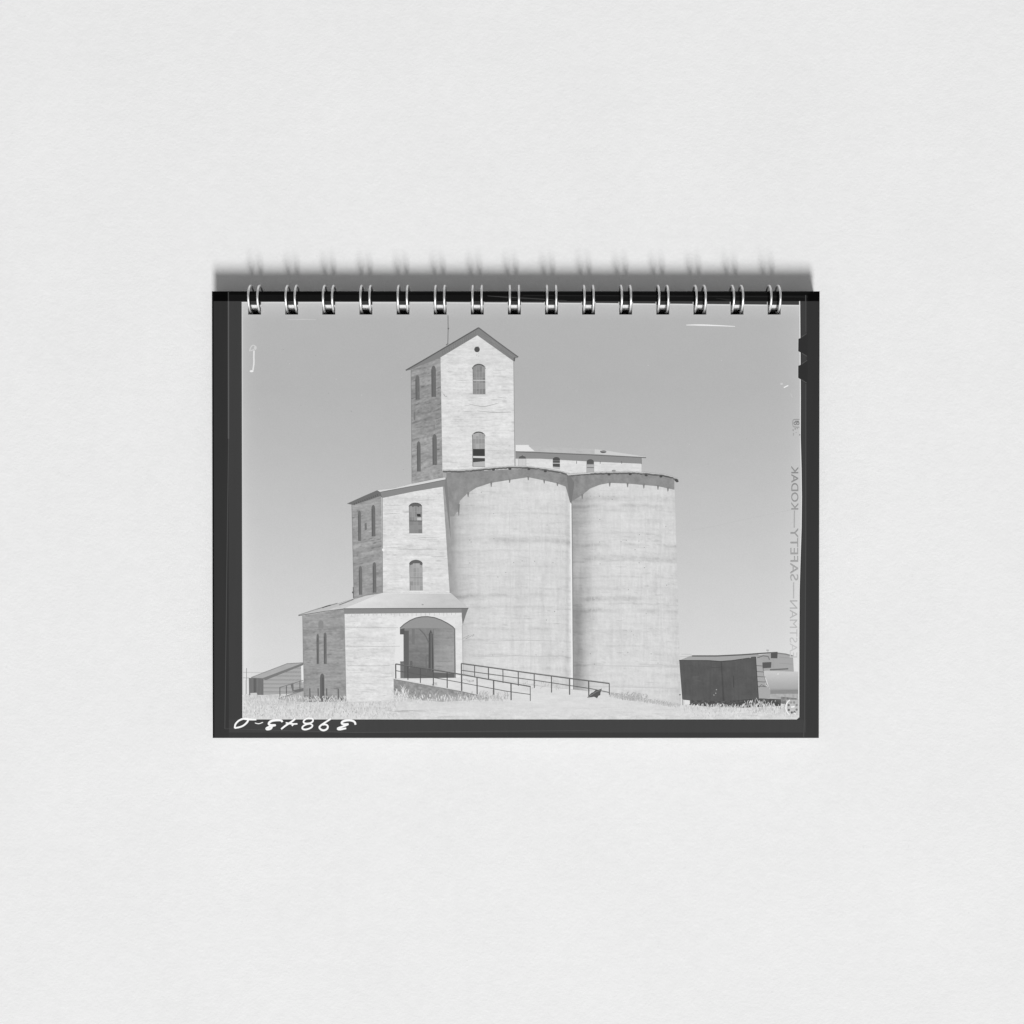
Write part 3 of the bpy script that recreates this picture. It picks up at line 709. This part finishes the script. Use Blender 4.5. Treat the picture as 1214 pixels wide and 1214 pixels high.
# far car end and its catwalk
fc.quad((896, 776.6), (922, 774.2), (941.2, 796.2), (903, 795.4), lambda X, Y: 164 + 10 * fbm(X / 3, Y / 2, 171), .8)
fc.poly([(918, 774.4), (930, 775.4), (940.4, 777.4), (941.4, 796), (918, 795.6)], 166)
fc.line([(922, 774.2), (932, 775.4), (940.6, 777.8)], 1.5, 130); fc.line([(924, 779), (940, 780.4)], .5, 150); fc.line([(924, 786), (940.6, 787.4)], .5, 152)
fc.poly([(895.8, 778), (905, 783), (905, 796), (908, 812), (914, 818.6), (913.8, 828), (899.4, 828.4)], 168)
for y in (789, 796, 802, 808, 813.5): fc.line([(897, y), (906 + (y > 800) * 3, y + .6)], .9, 116)
fc.line([(898, 779.8), (905, 777.4), (911, 778.2), (912.4, 782)], 1.0, 110); fc.line([(904.4, 786), (905.6, 799), (909, 812)], .9, 126); fc.line([(899.6, 815), (903, 811.5), (907, 813.5)], .9, 118)
fc.poly([(914.1, 773.6), (922.2, 773.2), (921.8, 780.4), (914.1, 780.2)], 88); fc.poly([(904.1, 785.3), (914.8, 784.8), (914.2, 791.6), (904.3, 792.2)], 92)
fc.line([(913, 794), (925, 793.4), (934.8, 792.8)], 1.6, 112)
fc.line([(908.4, 770.6), (912, 770.8)], .7, 140); fc.line([(910.6, 770), (910.6, 775)], .6, 150)
# tank car
def tank(X, Y):
    v = (Y - 794.6) / 25
    return np.interp(v, [0, .1, .3, .6, .85, 1.0], [196, 200, 192, 178, 168, 140]) + 4 * fbm(X / 6, Y / 3, 172)
fc.loft([(905.4, 795.6), (909, 794.8), (952, 796.6)], [(913, 817.6), (920, 819.6), (952, 820)], tank)
fc.loft([(913.6, 818), (952, 817.6)], [(913.6, 823), (952, 822.4)], lambda X, Y: 142 + 14 * fbm(X / 4, Y / 2, 173), .8)
fc.loft([(913, 822.6), (952, 822.4)], [(913, 830), (952, 830)], lambda X, Y: 174 + 36 * fbm(X / 2.4, Y / 2.2, 174), .8)
fc.line([(905.6, 798), (907.6, 808), (912, 816)], .8, 150); fc.disc(922.6, 799, .9, .9, 222, 8)
# box car
fc.poly([(805.3, 783), (813, 780), (820.8, 777), (860, 776.8), (900, 774.2), (899, 777), (890, 779.4), (868, 783.4), (854.4, 784.2), (840, 783.2)], 164)
fc.line([(820.6, 777.6), (850, 777.6), (880, 776.2), (905, 774.4), (922, 773.4)], 1.4, 92)
def car(X, Y):
    return 90 + 12 * fbm(X / 8, Y / 6, 181, 4) + 9 * fbm(X / 1.3, Y / 24, 182) + 6 * fbm(X / 1.5, Y / 1.5, 185) - 18 * np.exp(-((X - np.interp(Y, [784, 831], [855.2, 858])) / .8) ** 2)
fc.loft([(805.4, 783), (840, 783.2), (854.4, 784), (867.5, 783.2), (880, 782), (889.8, 780), (891, 778.6), (896, 778.2)],
        [(809, 829), (830, 830.6), (857.7, 831.8), (880, 830), (899.3, 828.3)], car)
fc.line([(805.2, 782.8), (840, 783), (854, 784), (868, 783), (889, 780)], 1.0, 72)
fc.line([(843, 784), (843.4, 791.4), (856, 791.6)], .7, 80); fc.line([(869.6, 801), (870, 815)], .9, 74); fc.line([(842, 797), (842.4, 826)], .5, 84)
fc.line([(821, 802.6), (829, 802.2)], 1.0, 106, taper=.5); fc.line([(824, 807), (831, 807.2)], .9, 104, taper=.5)
for (x, y) in ((848.8, 821.8), (849.6, 817.6), (846.6, 824)): fc.disc(x, y, .7, .7, 168, 7)
fc.line([(896, 778.4), (899.5, 828.4)], .8, 66)
fc.loft([(810, 829), (857, 831.4), (899, 828), (926, 829)], [(818, 836), (850, 838.4), (884, 839), (926, 837)], lambda X, Y: 84 + 60 * np.clip(fbm(X / 2.2, Y / 1.8, 183), -.2, .5))
fc.poly([(811.4, 829.6), (818, 830.4), (818.2, 835), (812.6, 834.6)], 226); fc.line([(809.6, 829), (809.8, 836)], .8, 120); fc.disc(806.2, 823.6, 1.2, .8, 120, 8)
fc.loft([(926, 826), (945, 828)], [(926, 834), (944, 838)], lambda X, Y: 128 + 70 * fbm(X / 2, Y / 2, 184), .8)
def straw(x, y):
    L = random.uniform(1.5, 5); a = random.uniform(-.6, .6)
    fc.line([(x, y), (x + a * L * .5, y - L * .6), (x + a * L, y - L)], random.uniform(.4, .9), random.uniform(192, 232), taper=.3)
fc.scatter(420, (812, 837, 948, 846), straw)
fc.scatter(60, (884, 834, 920, 842), lambda x, y: straw(x, y - random.uniform(0, 3)))
fc.scatter(30, (896, 838, 946, 846), lambda x, y: fc.line([(x, y), (x + random.uniform(-1, 1), y - 3)], .7, random.uniform(160, 182), taper=.4))
fc.build()

# --- lettering and marks of the film, and its wavy right edge
mk = Print("printed_film_edge")
edge = [(948.2, 357.2), (948.6, 400), (949.2, 470), (949.2, 520), (950.2, 555), (950.7, 590), (950.4, 625), (949.2, 665), (948.2, 700), (947.9, 760), (948, 850), (948, 853.2)]
mk.poly(edge + [(952.6, 853.2), (952.6, 357.2)], 62)
mk.line([(x - .75, y) for x, y in edge[:-1]], 1.2, 224); mk.line([(x + .5, y) for x, y in edge[:-1]], .8, 50)
mk.line([(954.6, 350), (954.8, 394)], 1.0, 74); mk.line([(954.8, 455), (955.2, 640), (954, 853), (953, 874)], 1.4, 73)
mk.poly([(957, 394.5), (949.3, 400.2), (946.2, 402.1), (946, 416.3), (948.9, 417.9), (957, 423)], 47)
mk.poly([(957, 426.5), (948.9, 432.3), (946, 434), (946, 447.8), (948.9, 449.7), (957, 454.5)], 47)
for a, b in (((955.9, 395.4), (949.4, 400)), ((956.3, 422.4), (950.4, 418.6)), ((956.6, 427), (950, 431.6)), ((955.9, 453.8), (949.6, 450))): mk.line([a, b], .9, 82)
mk.line([(945.4, 402), (945.2, 416.4)], .7, 196); mk.line([(945.4, 434), (945.2, 448)], .7, 196)
mk.line([(287, 853.4), (945, 853.4)], .6, 46); mk.poly([(948.1, 850.6), (948.1, 853.4), (944.6, 853.4)], 58)
# frame letter box
mk.line([(947.6, 497.4), (941.4, 497.2), (939.6, 498.6), (939.6, 504.6), (941, 506.2), (947.6, 506.6)], .8, 158, smooth=1)
mk.line([(942.6, 499.4), (946.8, 499.4)], .9, 128); mk.ring(942.6, 501.9, 1.5, .9, 138, 14); mk.ring(945.8, 501.9, 1.4, .9, 138, 14)
for x, y, r in ((942.6, 508.4, .8), (940.2, 510, .7), (945, 508, .6), (940.6, 514, .7), (940.4, 515.6, .6), (947.8, 515.4, .8), (943.6, 512.6, .5)): mk.disc(x, y, r, r * 1.3, 158, 8)
# emblem beside the corner
mk.quad((932.4, 829.4), (947, 829.4), (947, 848), (932.4, 848), lambda X, Y: 190 + (Y - 838) * 1.2 + 22 * fbm(X / 1.8, Y / 1.8, 191)); mk.line([(940 + 8.6 * math.cos(a), 838.6 + 10 * math.sin(a)) for a in np.linspace(1.9, 4.6, 14)], .8, 150, taper=.5)
mk.line([(940 + 8.0 * math.cos(a), 838.6 + 9.6 * math.sin(a)) for a in np.linspace(2.0, 4.3, 14)], 1.7, 240, taper=.3)
for a in (100, 150, 205, 248, 290, 335, 25, 65):
    r = math.radians(a); mk.disc(940 + 5.2 * math.cos(r), 838.6 + 6.2 * math.sin(r), 1.4, 1.5, 104 + a % 50, 9)
mk.poly([(938, 837.4), (942.2, 836.6), (942.4, 838.6), (938, 839.2)], 240); mk.line([(941.8, 845), (943.8, 847)], 1.2, 240)
def stroke_text(txt, x_left, x_right, y_start, y_end, tone):
    """mirrored lettering that runs up the film edge: letter tops point right"""
    cu = bpy.data.curves.new("t", 'FONT'); cu.body = txt; cu.size = 1.0; cu.offset = 0.0
    to = bpy.data.objects.new("t", cu); C.objects.link(to)
    bpy.context.view_layer.update()
    me = bpy.data.meshes.new_from_object(to.evaluated_get(bpy.context.evaluated_depsgraph_get()))
    V = np.array([v.co[:] for v in me.vertices]); F = [tuple(p.vertices) for p in me.polygons]
    bpy.data.objects.remove(to); bpy.data.curves.remove(cu); bpy.data.meshes.remove(me)
    u = (V[:, 0] - V[:, 0].min()) / np.ptp(V[:, 0]); v = (V[:, 1] - V[:, 1].min()) / np.ptp(V[:, 1])
    X = x_left + v * (x_right - x_left); Y = y_start + u * (y_end - y_start)
    mk.add(list(zip(X, Y)), [f[::-1] for f in F], [tone(y) for y in Y])
tn = lambda y: float(np.interp(y, [555, 600, 700, 770], [140, 152, 170, 196]))
stroke_text("KODAK", 938.0, 946.4, 604.0, 552.4, tn)
stroke_text("SAFETY", 937.0, 946.4, 688.0, 626.0, tn)
stroke_text("EASTMAN", 936.4, 945.6, 779.5, 711.5, tn)
mk.line([(941.8, 605.4), (941.6, 625.4)], 1.2, 170); mk.line([(941, 690.6), (941, 709.4)], 1.2, 180)
mk.build()

hw = Print("handwritten_number")
def Q(pts): return [(270 + x / 7.5875, 840 + y / 7.6) for x, y in pts]
for pts, wd in (([(60, 178), (64, 142), (95, 108), (140, 90), (180, 90), (182, 112), (150, 148), (110, 168), (60, 176)], 2.0), ([(135, 92), (190, 98), (255, 99)], 2.1), ([(242, 130), (275, 140), (315, 124)], .9),
                ([(490, 122), (480, 106), (440, 104), (390, 110), (364, 132), (372, 150), (430, 150)], 2.4), ([(430, 150), (385, 160), (342, 178), (350, 190), (386, 184), (396, 164)], 2.2),
                ([(478, 186), (520, 152), (575, 118), (606, 92)], 2.0), ([(520, 128), (575, 140), (625, 138)], 1.7), ([(575, 157), (590, 140)], 1.5),
                ([(720, 86), (762, 90), (768, 112), (745, 132), (700, 138), (676, 124), (688, 100), (722, 86)], 1.8), ([(735, 136), (765, 150), (750, 174), (700, 192), (666, 184), (672, 160), (705, 142), (735, 138)], 1.8),
                ([(926, 92), (880, 122), (822, 160), (824, 182), (855, 200), (892, 188), (902, 160), (882, 142), (850, 146)], 2.0),
                ([(1148, 146), (1142, 118), (1100, 104), (1052, 108), (1020, 124), (1030, 144), (1085, 140)], 2.3), ([(1085, 140), (1040, 162), (980, 180), (1000, 192), (1064, 178)], 2.1)):
    hw.line(Q(pts), wd * 1.15, 250, smooth=2, taper=.18)
hw.build()

# ------------------------------------------------------------------ twin-loop wire binding
m_wire = wire_material()
RY, A_, ZC, BU, BL = 353.7, 15.8 * S, 4.7e-3, 6.1e-3, 5.6e-3
WR = 0.375e-3; HS = 5.35 * S
def ring_mesh():
    vs, fs = [], []
    def tube(P, closed=False, r=WR, n=12):
        off = len(vs); m = len(P)
        for i, p in enumerate(P):
            a, b = P[(i - 1) % m if closed else max(i - 1, 0)], P[(i + 1) % m if closed else min(i + 1, m - 1)]
            t = (b - a).normalized(); ref = Vector((1, 0, 0)) if abs(t.x) < .9 else Vector((0, 1, 0))
            u = t.cross(ref).normalized(); v = t.cross(u)
            for k in range(n):
                an = 2 * math.pi * k / n; vs.append(p + (u * math.cos(an) + v * math.sin(an)) * r)
        for i in range(m if closed else m - 1):
            for k in range(n):
                a, b = off + i * n + k, off + i * n + (k + 1) % n
                c, d = off + ((i + 1) % m) * n + (k + 1) % n, off + ((i + 1) % m) * n + k
                fs.append((a, d, c, b))
        if not closed:
            fs.append(tuple(off + k for k in range(n))); fs.append(tuple(off + (m - 1) * n + k for k in reversed(range(n))))
    # two strands curl round from the back; their tips meet in a rounded hairpin behind the block
    N = 56
    def pt(th, x):
        s, c = math.sin(th), math.cos(th)
        return Vector((x, -A_ * c, ZC + (BU if s > 0 else BL) * s))
    a0, a1 = math.radians(-62), math.radians(268)
    left = [pt(a0 + (a1 - a0) * i / N, -HS) for i in range(N + 1)]
    right = [Vector((HS, p.y, p.z)) for p in left]
    hair = []
    for i in range(1, 8):
        an = math.pi * i / 8
        e = left[-1]; d = (left[-1] - left[-2]).normalized()
        hair.append(Vector((-HS * math.cos(an), e.y + d.y * HS * .6 * math.sin(an), e.z + d.z * HS * .6 * math.sin(an))))
    tube(left + hair + right[::-1])
    return vs, fs
vs, fs = ring_mesh()
ref = None
for i, c in enumerate(RC):
    if ref is None:
        ref = link_mesh("binding_loop", vs, fs, m_wire, root, smooth=True); o = ref
    else:
        o = ref.copy(); C.objects.link(o); o.parent = root
    x, y, _ = W(c, RY, 0)
    o.location = (x, y, 0)
print("verts", sum(len(o.data.vertices) for o in C.objects if o.type == 'MESH'), "print levels", OCC.max())
